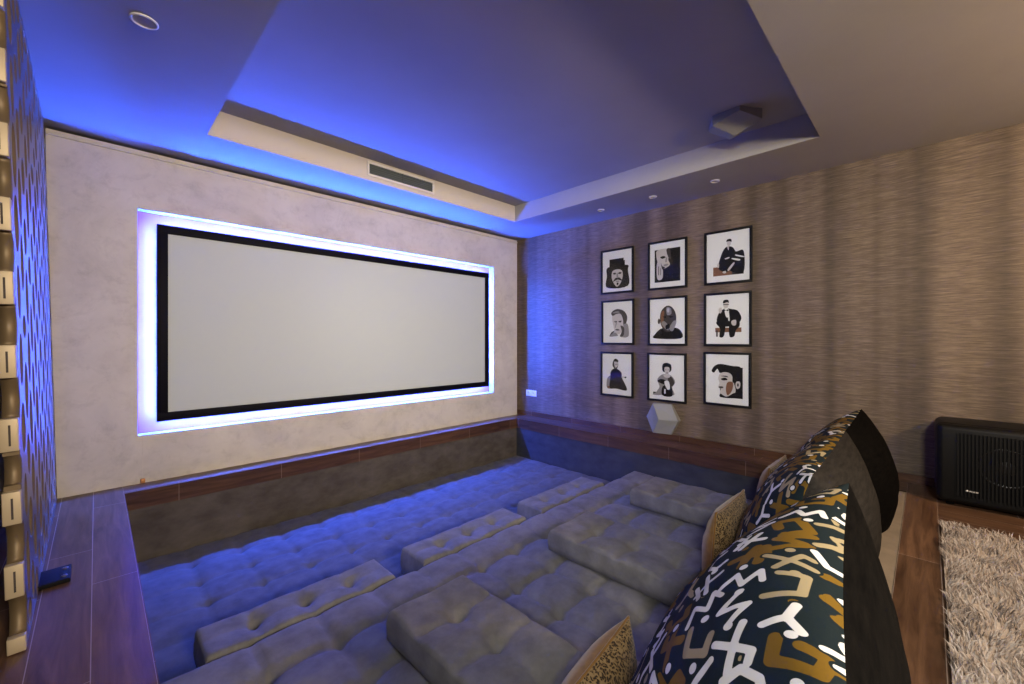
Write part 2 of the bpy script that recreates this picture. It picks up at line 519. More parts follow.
def art_hand_face():
    return [(K_, rect(.14, .12, .86, .85)),
            (S_, spl([(.22, .84), (.50, .85), (.56, .72), (.53, .60), (.58, .50), (.50, .44), (.36, .42), (.24, .55), (.19, .72)])),
            (S_, spl([(.22, .2), (.36, .2), (.38, .38), (.32, .56), (.26, .62), (.2, .5)])),
            (K_, spl([(.30, .68), (.40, .70), (.46, .66), (.36, .64)], 3)), (D_, spl([(.32, .56), (.36, .48), (.44, .44), (.36, .40)], 3)),
            (G_, spl([(.40, .50), (.50, .52), (.54, .49), (.44, .47)], 3)), (D_, spl([(.48, .83), (.58, .84), (.6, .62), (.53, .66)], 4)),
            (G_, spl([(.46, .64), (.5, .66), (.49, .56), (.45, .56)], 3)), (D_, rect(.25, .28, .27, .48)), (D_, rect(.31, .28, .325, .44))]
def art_robe():
    return [(B_, rect(.16, .13, .86, .31)), (D_, rect(.60, .13, .86, .26)),
            (K_, spl([(.50, .60), (.7, .58), (.86, .57), (.86, .16), (.62, .18), (.5, .3)])),
            (K_, spl([(.42, .66), (.50, .70), (.62, .67), (.70, .52), (.68, .34), (.5, .2), (.4, .2), (.28, .3), (.34, .52)])),
            (K_, spl([(.36, .40), (.6, .44), (.66, .34), (.5, .22), (.34, .28)])),
            (S_, ell(.53, .765, .045, .058)), (K_, spl([(.47, .80), (.50, .845), (.58, .84), (.59, .78), (.55, .80)], 4)),
            (S_, spl([(.49, .7), (.53, .7), (.52, .62)], 3)), (S_, spl([(.44, .47), (.54, .49), (.53, .46), (.45, .45)], 3)),
            (S_, spl([(.50, .24), (.62, .36), (.66, .35), (.54, .22)], 3)), (S_, spl([(.38, .2), (.45, .22), (.47, .18), (.42, .17)], 3)),
            (S_, spl([(.26, .36), (.30, .38), (.30, .30), (.27, .30)], 3)), (W_, spl([(.60, .46), (.78, .42), (.76, .39), (.62, .43)], 3)), (W_, spl([(.68, .52), (.86, .47), (.86, .45), (.7, .49)], 3))]
def art_quiff():
    return [(S_, spl([(.34, .72), (.60, .74), (.74, .60), (.70, .36), (.56, .22), (.42, .26), (.36, .42), (.32, .56)])),
            (D_, spl([(.28, .72), (.36, .79), (.52, .82), (.72, .76), (.82, .62), (.78, .46), (.70, .40), (.68, .56), (.60, .70), (.46, .70), (.34, .66)])),
            (G_, spl([(.32, .73), (.48, .77), (.58, .74), (.44, .72)], 4)), (G_, spl([(.70, .44), (.84, .44), (.86, .16), (.60, .15), (.70, .26)])),
            (D_, spl([(.60, .42), (.72, .36), (.70, .18), (.58, .16), (.64, .28)])), (D_, spl([(.38, .52), (.48, .53), (.46, .49)], 3)), (D_, spl([(.52, .52), (.64, .54), (.60, .49)], 3)),
            (G_, spl([(.45, .50), (.48, .48), (.44, .38), (.42, .38)], 3)), (D_, spl([(.42, .32), (.5, .34), (.58, .31), (.5, .30)], 3)),
            (D_, spl([(.22, .16), (.30, .26), (.42, .30), (.32, .22)], 4)), (G_, spl([(.24, .16), (.4, .26), (.52, .18), (.4, .16)], 4))]
def art_bald():
    return [(K_, spl([(.16, .22), (.34, .34), (.66, .36), (.86, .30), (.88, .12), (.14, .12)], 4)),
            (D_, spl([(.36, .76), (.50, .84), (.64, .80), (.74, .66), (.74, .46), (.60, .28), (.44, .28), (.32, .44), (.30, .62)])),
            (B_, spl([(.34, .70), (.42, .72), (.40, .52), (.44, .34), (.33, .46)])), (G_, spl([(.48, .80), (.60, .78), (.62, .66), (.50, .64)])),
            (G_, spl([(.34, .46), (.42, .50), (.52, .42), (.54, .30), (.44, .34)])), (G_, spl([(.56, .34), (.68, .50), (.76, .48), (.66, .28)])),
            (K_, spl([(.38, .60), (.47, .61), (.46, .57)], 3)), (K_, spl([(.56, .61), (.68, .60), (.60, .57)], 3)), (D_, ell(.27, .5, .035, .06)), (K_, spl([(.46, .40), (.56, .44), (.58, .36), (.48, .32)], 3)),
            (S_, spl([(.50, .77), (.56, .78), (.56, .70), (.51, .70)], 3))]
def art_suit():
    return [(B_, rect(.22, .24, .82, .33)), (W_, rect(.36, .24, .44, .29)), (D_, rect(.24, .15, .28, .28)), (D_, rect(.32, .15, .345, .28)),
            (K_, spl([(.34, .66), (.46, .72), (.60, .70), (.74, .66), (.82, .52), (.76, .42), (.6, .36), (.38, .36), (.26, .46), (.28, .58)])),
            (K_, spl([(.24, .44), (.40, .48), (.46, .38), (.42, .16), (.32, .15), (.34, .30)])), (K_, spl([(.58, .46), (.76, .46), (.78, .36), (.70, .28), (.66, .16), (.56, .15), (.54, .34)])),
            (S_, ell(.47, .79, .06, .075)), (K_, spl([(.41, .82), (.42, .88), (.52, .885), (.54, .82), (.50, .84)], 4)), (K_, rect(.41, .785, .54, .80)),
            (W_, spl([(.44, .71), (.54, .70), (.52, .54), (.47, .56)], 3)), (K_, spl([(.42, .70), (.47, .68), (.53, .70), (.53, .66), (.47, .675), (.43, .66)], 3)),
            (S_, spl([(.30, .70), (.36, .74), (.38, .66), (.33, .62)], 4)), (S_, spl([(.60, .46), (.70, .48), (.70, .38), (.62, .38)], 4)), (W_, spl([(.52, .64), (.54, .65), (.56, .48), (.53, .48)], 3))]
def art_cloak():
    return [(G_, spl([(.18, .40), (.34, .44), (.36, .16), (.16, .16)], 4)), (B_, rect(.18, .15, .28, .20)),
            (K_, spl([(.30, .56), (.42, .64), (.54, .62), (.66, .54), (.68, .42), (.84, .14), (.5, .15), (.26, .16), (.28, .4)])),
            (D_, spl([(.36, .70), (.38, .82), (.46, .86), (.54, .82), (.54, .68), (.46, .62)])), (S_, spl([(.42, .80), (.54, .79), (.53, .70), (.47, .66), (.43, .70)])),
            (K_, spl([(.40, .84), (.46, .88), (.55, .84), (.54, .80), (.44, .81)], 4)), (S_, spl([(.64, .44), (.74, .46), (.74, .42)], 3)), (K_, ell(.79, .44, .035, .02)), (D_, rect(.45, .735, .53, .745))]
def art_curly():
    return [(G_, spl([(.24, .44), (.38, .56), (.60, .56), (.74, .42), (.66, .28), (.70, .12), (.22, .12), (.3, .28)])),
            (K_, spl([(.40, .30), (.62, .32), (.66, .10), (.38, .10)], 4)), (K_, spl([(.24, .40), (.36, .46), (.56, .40), (.46, .34)], 4)), (D_, spl([(.54, .48), (.64, .52), (.72, .38), (.60, .30)], 4)),
            (W_, spl([(.44, .40), (.56, .42), (.60, .26), (.52, .24)], 4)), (K_, spl([(.38, .70), (.40, .79), (.50, .82), (.62, .79), (.64, .68), (.58, .62), (.42, .62)])),
            (S_, spl([(.45, .72), (.58, .72), (.57, .60), (.51, .55), (.46, .60)])), (S_, spl([(.42, .56), (.60, .56), (.58, .50), (.46, .50)], 4)),
            (D_, rect(.47, .665, .50, .675)), (D_, rect(.54, .665, .57, .675)), (D_, ell(.52, .60, .025, .01)), (K_, rect(.12, .10, .22, .16)), (G_, spl([(.1, .10), (.3, .18), (.34, .10)], 3)), (W_, rect(.44, .14, .48, .24))]
def art_profile():
    return [(K_, rect(.34, .13, .86, .74)), (W_, spl([(.30, .72), (.36, .58), (.30, .44), (.34, .36), (.30, .28), (.34, .12), (.2, .12), (.1, .5)], 3)),
            (S_, spl([(.34, .60), (.46, .64), (.60, .60), (.66, .44), (.70, .26), (.56, .14), (.38, .16), (.34, .24), (.36, .30), (.30, .33), (.33, .42), (.30, .50)])),
            (K_, spl([(.14, .66), (.22, .76), (.36, .80), (.62, .77), (.82, .74), (.80, .5), (.64, .44), (.62, .58), (.48, .66), (.34, .62), (.28, .70), (.2, .62)])),
            (K_, spl([(.36, .50), (.46, .53), (.52, .49), (.42, .47)], 3)), (D_, spl([(.36, .56), (.48, .57), (.54, .54), (.46, .545)], 3)),
            (B_, spl([(.52, .44), (.64, .44), (.62, .28), (.52, .18), (.48, .30)])), (S_, spl([(.72, .46), (.80, .46), (.80, .36), (.74, .32), (.70, .38)])), (K_, ell(.755, .40, .018, .035)),
            (D_, spl([(.31, .34), (.40, .35), (.42, .32), (.34, .31)], 3)), (K_, spl([(.36, .20), (.50, .15), (.68, .24), (.72, .14), (.36, .13)], 4))]

FW, FH = 0.444, 0.540
def frame_proto():
    t = thing('picture_frame', '', 'picture', (0, 0, 0))
    b = MB(); d = 0.024; s = 0.022
    # local: +X towards the room is -X in the world: build with the back at x=0, front at x=-d; y runs as the wall
    for (y0, y1, z0, z1) in ((-FW / 2, FW / 2, FH / 2 - s, FH / 2), (-FW / 2, FW / 2, -FH / 2, -FH / 2 + s), (-FW / 2, -FW / 2 + s, -FH / 2 + s - .001, FH / 2 - s + .001), (FW / 2 - s, FW / 2, -FH / 2 + s - .001, FH / 2 - s + .001)):
        b.box(-d, 0, y0, y1, z0, z1, 0, 0.002)
    b.build('frame_moulding', 'black_frame', t)
    g = MB(); g.box(-0.017, -0.015, -FW / 2 + s - .002, FW / 2 - s + .002, -FH / 2 + s - .002, FH / 2 - s + .002)
    g.build('glass_pane', 'picture_glass', t)
    return t

def add_print(root, art):
    b = MB(); s = 0.022
    w, h = FW - 2 * s + .004, FH - 2 * s + .004
    b.box(-0.008, -0.001, -w / 2, w / 2, -h / 2, h / 2, W_)
    for k, (mi, poly) in enumerate(art):
        x = -0.0083 - 0.0003 * k
        pts = [(x, w / 2 - u * w, -h / 2 + v * h) for u, v in poly]
        area = sum(pts[i][1] * pts[(i + 1) % len(pts)][2] - pts[(i + 1) % len(pts)][1] * pts[i][2] for i in range(len(pts)))
        if area > 0: pts.reverse()
        b.face(pts, mi)
    b.build('photo_print', PM, root, normals=False)

ARTS = [(2.662, 1.938, art_hat, 'framed print of a moustached person in a black top hat, top left'),
        (2.037, 1.938, art_hand_face, 'framed dark print of a face resting on a hand, top row middle'),
        (1.415, 1.938, art_robe, 'framed print of a seated person in a black robe, top right'),
        (2.655, 1.317, art_quiff, 'framed print of a pale head with swept hair, middle row left'),
        (2.038, 1.312, art_bald, 'framed print of a bald head with hands over the mouth, centre picture'),
        (1.419, 1.313, art_suit, 'framed print of a seated person in a dark suit, middle row right'),
        (2.666, 0.688, art_cloak, 'framed print of a standing person in a dark cloak, bottom left'),
        (2.045, 0.690, art_curly, 'framed print of a curly haired person in a grey dress, bottom middle'),
        (1.423, 0.713, art_profile, 'framed print of a large black haired face in profile, bottom right')]
fp = frame_proto()
for i, (y, z, art, lab) in enumerate(ARTS):
    t = fp if i == 0 else copy_tree(fp)
    if i == 0:
        first_children = list(fp.children)
    t.location = (WX - 0.001, y, z)
    tag(t, lab, 'picture', 'framed portraits on the right wall')
    t['_art'] = i
roots = [o for o in COL.objects if o.type == 'EMPTY' and '_art' in o]
for t in roots:
    add_print(t, ARTS[t['_art']][2]())
    del t['_art']

# ------------------------------------------------------------------ tufted upholstery
def smooth_noise(x, y, s, seed=0.0):
    return mnoise.noise(Vector((x * s, y * s, seed)))

def tufted(w, d, h, r, xs, ys, name, parent, cell=0.02, dim=0.030, crease=0.010, puff=0.010, skip=None, seed=0.0, edge_crease=True, wr=0.0022, mat='sofa_suede', bottom=0.0, dr=0.035):
    """box of size w x d x h with its base corner at the origin; buttons at every xs x ys"""
    def axis(L):
        n = max(4, int(round((L - 2 * r) / cell)))
        a = [r * (1 - math.cos(PI / 2 * k / 5)) for k in range(5)]
        mid = [r + (L - 2 * r) * k / n for k in range(n + 1)]
        return a + mid + [L - v for v in reversed(a)]
    X, Y = axis(w), axis(d)
    btn = [(x, y) for x in xs for y in ys if not (skip and skip(x, y))]
    def cr(v, L):
        return min([abs(v - q) for q in L] + [9]) if L else 9
    def height(x, y):
        e = 0.0
        dx = min(x, w - x); dy = min(y, d - y)
        for q in (dx, dy):
            if q < r: e += r - math.sqrt(max(0, r * r - (r - q) ** 2))
        e = min(e, r)
        inner = min(1.0, dx / (r * 1.2), dy / (r * 1.2))
        jx = smooth_noise(x, y, 6, seed) * 0.012; jy = smooth_noise(x, y, 6, seed + 9) * 0.012
        cx, cy = cr(x + jx, xs), cr(y + jy, ys)
        z = h - e
        c = 0
        fade = 0.25 + 0.75 * inner
        c += crease * math.exp(-(cx / 0.022) ** 2) * fade * (1 if len(xs) > 1 else 0.35)
        c += crease * math.exp(-(cy / 0.022) ** 2) * fade * (1 if len(ys) > 1 else 0.25)
        z -= c
        near = min([math.hypot(x - p, y - q) for p, q in btn] + [9])
        z -= dim * math.exp(-(near / dr) ** 1.1)
        if puff:
            z += puff * (min(cx, 0.15) / 0.15) ** 0.6 * (min(cy, 0.15) / 0.15) ** 0.6 * inner
        # gathered folds run across the creases near the buttons
        amp = wr * (0.4 + 1.6 * math.exp(-near / 0.12))
        z += amp * (smooth_noise(x * 1.0, y * 3.2, 11, seed + 3) + 0.6 * smooth_noise(x * 2.4, y * 1.0, 17, seed + 5)) * inner
        z += 0.006 * smooth_noise(x, y, 3.1, seed + 1) * inner
        return z
    nx, ny = len(X), len(Y)
    V = [(x, y, height(x, y)) for y in Y for x in X]
    F = [[j * nx + i, j * nx + i + 1, (j + 1) * nx + i + 1, (j + 1) * nx + i] for j in range(ny - 1) for i in range(nx - 1)]
    # skirts
    per = [i for i in range(nx)] + [j * nx + nx - 1 for j in range(1, ny)] + [(ny - 1) * nx + i for i in range(nx - 2, -1, -1)] + [j * nx for j in range(ny - 2, 0, -1)]
    rings = [per]
    for k, f in enumerate((0.66, 0.33, 0.0)):
        ring = []
        for i in per:
            x, y, z = V[i]
            bul = 0.006 * math.sin(PI * f) + 0.003 * smooth_noise(x + y, z + f, 5, seed)
            ox = -1 if x < 1e-6 else (1 if x > w - 1e-6 else 0); oy = -1 if y < 1e-6 else (1 if y > d - 1e-6 else 0)
            ring.append(len(V)); V.append((x + ox * bul, y + oy * bul, bottom + (z - bottom) * f))
        rings.append(ring)
    m = len(per)
    for a, c in zip(rings, rings[1:]):
        for k in range(m):
            F.append([a[k], c[k], c[(k + 1) % m], a[(k + 1) % m]])
    F.append(list(reversed(rings[-1])))
    mb = MB(); mb.add(V, F, 0, True)
    o = mb.build(name, mat, parent, normals=False)
    bts = [(x, y, height(x, y)) for x, y in btn]
    return o, bts

BUTTON = None
def add_buttons(bts, parent):
    global BUTTON
    for (x, y, z) in bts:
        if BUTTON is None:
            m = MB(); m.lathe([(0.0105, -0.006), (0.012, 0.0), (0.0095, 0.004), (0.005, 0.006), (0.0003, 0.0065)], n=14)
            b = m.build('button', 'sofa_suede', parent); BUTTON = b
        else:
            b = BUTTON.copy(); COL.objects.link(b); b.parent = parent
        b.location = (x, y, z + 0.001)

def sofa():
    x0, x1 = PX0 + 0.012, PX1 - 0.016
    # low mattress under the screen
    t = thing('floor_mattress', 'low tufted blue-lit mattress across the front of the pit below the screen', 'mattress', (x0, 2.30, -0.748))
    xs = [0.49 + 0.305 * i - x0 for i in range(-1, 13)]; ys = [3.16 + 0.305 * j - 2.30 for j in range(-2, 3)]
    xs = [v for v in xs if 0.1 < v < x1 - x0 - 0.1]; ys = [v for v in ys if 0.08 < v < 1.7]
    o, b = tufted(x1 - x0, PY1 - 0.016 - 2.30, PZ + 0.748, 0.03, xs, ys, 'tufted_pad', t, mat='mattress_suede', cell=0.019, dim=0.034, crease=0.008, puff=0.008, wr=0.0045, seed=1.0, skip=lambda x, y: y + 2.3 < 2.66)
    add_buttons(b, t)
    # tufted seat platform
    y0 = PY0 + 0.112
    t = thing('tufted_sofa', 'large grey tufted sofa platform filling the near half of the pit', 'sofa', (x0, y0, -0.748))
    xs = [0.52 + 0.305 * i - x0 for i in range(-1, 13)]; ys = [2.005 - 0.315 * j - y0 for j in range(0, 6)]
    xs = [v for v in xs if 0.1 < v < x1 - x0 - 0.1]; ys = [v for v in ys if 0.1 < v]
    def hid(x, y):
        X, Y = x + x0, y + y0
        if Y < 0.75: return True
        return any(a - .02 < X < a + .47 and Y < 1.82 for a in (0.975, 2.16, 3.25))
    o, b = tufted(x1 - x0, 2.29 - y0, SZ + 0.748, 0.035, xs, ys, 'tufted_seat', t, cell=0.021, dim=0.042, crease=0.013, puff=0.018, seed=5.0, skip=hid, wr=0.004)
    add_buttons(b, t)
    # three low ottomans on the mattress, against the platform
    for k, (a, c, lab) in enumerate(((0.35, 1.30, 'low grey tufted ottoman on the blue mattress, nearest the plank walkway on the left'),
                                     (1.50, 2.475, 'low grey tufted ottoman on the blue mattress, middle one of its row of three'),
                                     (2.66, 3.62, 'low grey tufted ottoman on the blue mattress, farthest of its row'))):
        t = thing('low_ottoman', lab, 'ottoman', (a, 2.307, PZ + 0.010), group='low ottomans in front of the sofa')
        w = c - a
        o, b = tufted(w, 0.278, 0.170, 0.015, [w / 2 - 0.25, w / 2, w / 2 + 0.25], [0.145], 'padded_block', t, cell=0.012, dim=0.060, crease=0.006, puff=0.008, seed=11.0 + k, edge_crease=True, dr=0.034)
        add_buttons(b, t)
    # three back blocks standing on the seat
    for k, (a, lab) in enumerate(((0.975, 'light grey tufted block cushion in the foreground, beside the small pointed leopard pillow'),
                                  (2.16, 'grey tufted block cushion in the middle of the sofa, second of its row'),
                                  (3.25, 'grey tufted block cushion at the far right, closest to the picture wall'))):
        t = thing('block_cushion', lab, 'cushion', (a, 0.90, SZ + 0.028), group='block cushions on the sofa seat')
        o, b = tufted(0.455, 0.91, 0.128, 0.015, [0.235], [0.13, 0.40, 0.67], 'padded_block', t, cell=0.012, dim=0.062, crease=0.009, puff=0.012, seed=21.0 + k, wr=0.003, dr=0.042)
        add_buttons(b, t)
sofa()

# ------------------------------------------------------------------ pillows
def pillow_grid(w, h, T, n, sgn, droop=0.0, seed=0.0, conc=0.05, fold=0.004):
    S = np.linspace(-1, 1, n)
    # finer towards the seam
    S = np.sin(S * PI / 2) * 0.55 + S * 0.45
    V = []
    for t in S:
        for s in S:
            x = w / 2 * s * (1 - conc * (1 - t * t)); z = h / 2 * t * (1 - conc * (1 - s * s))
            p = max(0.0, (1 - s * s)) ** 0.55 * max(0.0, (1 - t * t)) ** 0.55
            sag = 1 + droop * (-t) * 0.5
            y = sgn * T / 2 * p ** 0.85 * sag
            k = p ** 0.5
            y += fold * k * (smooth_noise(x, z, 5, seed) * 2.0 + smooth_noise(x * 0.7, z * 2, 13, seed + 2))
            V.append((x, y, z))
    F = []
    for j in range(n - 1):
        for i in range(n - 1):
            q = [j * n + i, j * n + i + 1, (j + 1) * n + i + 1, (j + 1) * n + i]
            F.append(q if sgn < 0 else q[::-1])
    return S, V, F

def seg_d(px, pz, a, b):
    a = np.array(a); b = np.array(b); d = b - a
    L = max(1e-9, d @ d)
    t = np.clip(((px - a[0]) * d[0] + (pz - a[1]) * d[1]) / L, 0, 1)
    return np.hypot(px - a[0] - t * d[0], pz - a[1] - t * d[1])

GLYPHS = [[[(-1, -.9), (.9, .8)], [(-.8, .7), (.7, -.6)], [(.7, -.6), (1.1, -.2)]],
          [[(-1, .5), (-.35, -.4), (.2, .5), (.8, -.5), (1.1, .3)]],
          [[(-.9, .9), (.5, .7), (.8, -.8), (-.2, -.9)]],
          [[(0, -1), (0, .1), (-.8, .9)], [(0, .1), (.8, .8)]],
          [[(-1, -1), (-.9, .3), (.9, .3), (1, -.8), (0, -.9)]],
          [[(-1, 0), (1, .1)], [(-.2, -.9), (.1, .9)], [(-.8, .8), (.9, .6)]],
          [[(-.9, -.8), (-.2, .8), (.4, -.7), (1, .8)]],
          [[(-1, .2), (-.3, .9), (.6, .6), (.9, -.2), (.4, -.9)]]]

def pattern_attrs(me, V, w, h, seed):
    rnd = random.Random(seed)
    P = np.array(V); n = int(round(len(V) ** 0.5)); G = P.reshape(n, n, 3)
    # the print follows the cloth: measure along the bulging surface from the middle outwards
    du = np.linalg.norm(np.diff(G, axis=1), axis=2); dv = np.linalg.norm(np.diff(G, axis=0), axis=2)
    U = np.concatenate([np.zeros((n, 1)), np.cumsum(du, 1)], 1); U -= U[:, n // 2:n // 2 + 1]
    Vv = np.concatenate([np.zeros((1, n)), np.cumsum(dv, 0)], 0); Vv -= Vv[n // 2:n // 2 + 1, :]
    k = 0.3
    px = (U * (1 - k) + U[n // 2:n // 2 + 1, :] * k).ravel(); pz = (Vv * (1 - k) + Vv[:, n // 2:n // 2 + 1] * k).ravel()
    w *= 1.25; h *= 1.25
    D = {k: np.full(len(V), 9.0) for k in ('white', 'beige', 'gold')}
    g = 0.112
    ncol, nrow = int(w / g) + 2, int(h / g) + 2
    k = 0
    for j in range(nrow):
        for i in range(ncol):
            cx = (i - ncol / 2 + 0.5 + 0.5 * (j % 2)) * g + rnd.uniform(-.008, .008)
            cz = (j - nrow / 2 + 0.5) * g * 0.9 + rnd.uniform(-.008, .008)
            col = ('white', 'gold', 'beige', 'white', 'gold')[(i + 2 * j + rnd.choice((0, 0, 1))) % 5]
            gl = rnd.choice(GLYPHS); rot = rnd.uniform(-.5, .5) + rnd.choice((0, PI / 2, PI)); sc = rnd.uniform(.041, .053)
            th = {'white': .0085, 'beige': .0095, 'gold': .0125}[col] * rnd.uniform(.9, 1.15)
            c, s = math.cos(rot), math.sin(rot)
            for st in gl:
                pts = [(cx + sc * (x * c - y * s), cz + sc * (x * s + y * c)) for x, y in st]
                for a, b in zip(pts, pts[1:]):
                    D[col] = np.minimum(D[col], seg_d(px, pz, a, b) - th)
            # a dot in the gap
            dc = rnd.choice(('white', 'beige', 'gold', 'white'))
            a = (cx + g * .5 + rnd.uniform(-.01, .01), cz + rnd.uniform(-.02, .02))
            D[dc] = np.minimum(D[dc], np.hypot(px - a[0], (pz - a[1])) - .0115)
            k += 1
    # keep strokes of different colours apart: darker cloth shows round the paler strokes
    for top, low in (('white', 'beige'), ('white', 'gold'), ('beige', 'gold')):
        D[low] = np.maximum(D[low], -(D[top] - .006))
    for kname, d in D.items():
        at = me.attributes.new(kname, 'FLOAT', 'POINT')
        at.data.foreach_set('value', np.clip(0.5 - d / 0.016, 0, 1).astype(np.float32))

def seam_piping(w, h, conc, rad, mat, parent, name='piping'):
    mb = MB()
    n = 40; path = []
    for e in range(4):
        for k in range(n):
            q = -1 + 2 * k / n
            s, t = ((q, -1), (1, q), (-q, 1), (-1, -q))[e]
            path.append((w / 2 * s * (1 - conc * (1 - t * t)), h / 2 * t * (1 - conc * (1 - s * s))))
    m = len(path); V = []; F = []
    for i, (x, z) in enumerate(path):
        a, b = Vector(path[i - 1]), Vector(path[(i + 1) % m]); tg = (b - a).normalized(); nn = Vector((tg.y, -tg.x))
        for k in range(6):
            an = 2 * PI * k / 6
            V.append((x + nn.x * rad * math.cos(an), rad * math.sin(an), z + nn.y * rad * math.cos(an)))
    for i in range(m):
        for k in range(6):
            F.append([i * 6 + k, i * 6 + (k + 1) % 6, ((i + 1) % m) * 6 + (k + 1) % 6, ((i + 1) % m) * 6 + k])
    mb.add(V, F, 0, True)
    return mb.build(name, mat, parent)

def pillow(name, label, cat, group, w, h, T, center, yaw, lean, roll, front, back, seed, n=90, patterned=False, piping=None, conc=0.05, fold=0.004, droop=0.0, TB=None):
    t = thing(name, label, cat, group=group)
    M = Matrix.Translation(center) @ Matrix.Rotation(yaw, 4, 'Z') @ Matrix.Rotation(lean, 4, 'X') @ Matrix.Rotation(roll, 4, 'Y')
    t.matrix_world = M
    S, V, F = pillow_grid(w, h, T, n, +1, seed=seed, conc=conc, fold=fold, droop=droop)
    mb = MB(); mb.add(V, F, 0, True)
    o = mb.build('front_cover', front, t, normals=False)
    if patterned: pattern_attrs(o.data, V, w, h, int(seed * 10))
    S, V, F = pillow_grid(w, h, TB or T, max(50, n // 3), -1, seed=seed + 4, conc=conc, fold=fold, droop=droop)
    mb = MB(); mb.add(V, F, 0, True)
    o2 = mb.build('back_cover', back, t, normals=False)
    if piping: seam_piping(w, h, conc, piping[1], piping[0], t)
    return t

R = math.radians
GB = 'big patterned floor cushions along the near edge'
pillow('floor_cushion', 'nearest huge cushion with white and gold strokes on black, filling the foreground', 'cushion', GB, 1.15, 1.05, 0.50, (1.20, 0.34, 0.15), R(6), R(24), R(0), 'mudcloth', 'black_velvet', 3.1, n=300, patterned=True)
pillow('floor_cushion', 'second huge patterned cushion, wedged between the nearest one and the farthest one', 'cushion', GB, 1.05, 1.0, 0.42, (2.42, 0.47, 0.13), R(1), R(18), R(0), 'mudcloth', 'charcoal_velvet', 5.2, n=220, patterned=True, TB=0.60)
pillow('floor_cushion', 'farthest huge cushion showing its black velvet back and a pointed top corner', 'cushion', GB, 1.0, 1.0, 0.42, (3.40, 0.49, 0.113), R(0), R(17), R(-3), 'mudcloth', 'black_velvet', 7.7, n=200, patterned=True, TB=0.70)
GL = 'leopard print pillows in front of the big cushions'
pillow('leopard_pillow', 'small pointed leopard print pillow with orange side at the bottom of the photo', 'pillow', GL, 0.46, 0.42, 0.21, (1.125, 0.75, -0.098), R(184), R(-3), R(4), 'leopard', 'orange_velvet', 9.3, n=50, piping=('orange_velvet', 0.005), conc=0.03)
pillow('leopard_pillow', 'brown leopard print pillow propped beside the second big cushion, behind the nearest one', 'pillow', GL, 0.46, 0.52, 0.20, (2.47, 0.79, -0.035), R(180), R(-5), R(0), 'leopard', 'orange_velvet', 10.3, n=50, piping=('orange_velvet', 0.006), conc=0.05)
pillow('leopard_pillow', 'leopard pillow whose orange edge peeks out behind the second big cushion', 'pillow', GL, 0.46, 0.52, 0.20, (3.48, 0.79, -0.03), R(180), R(-5), R(0), 'leopard', 'orange_velvet', 11.3, n=50, piping=('orange_velvet', 0.006), conc=0.05)

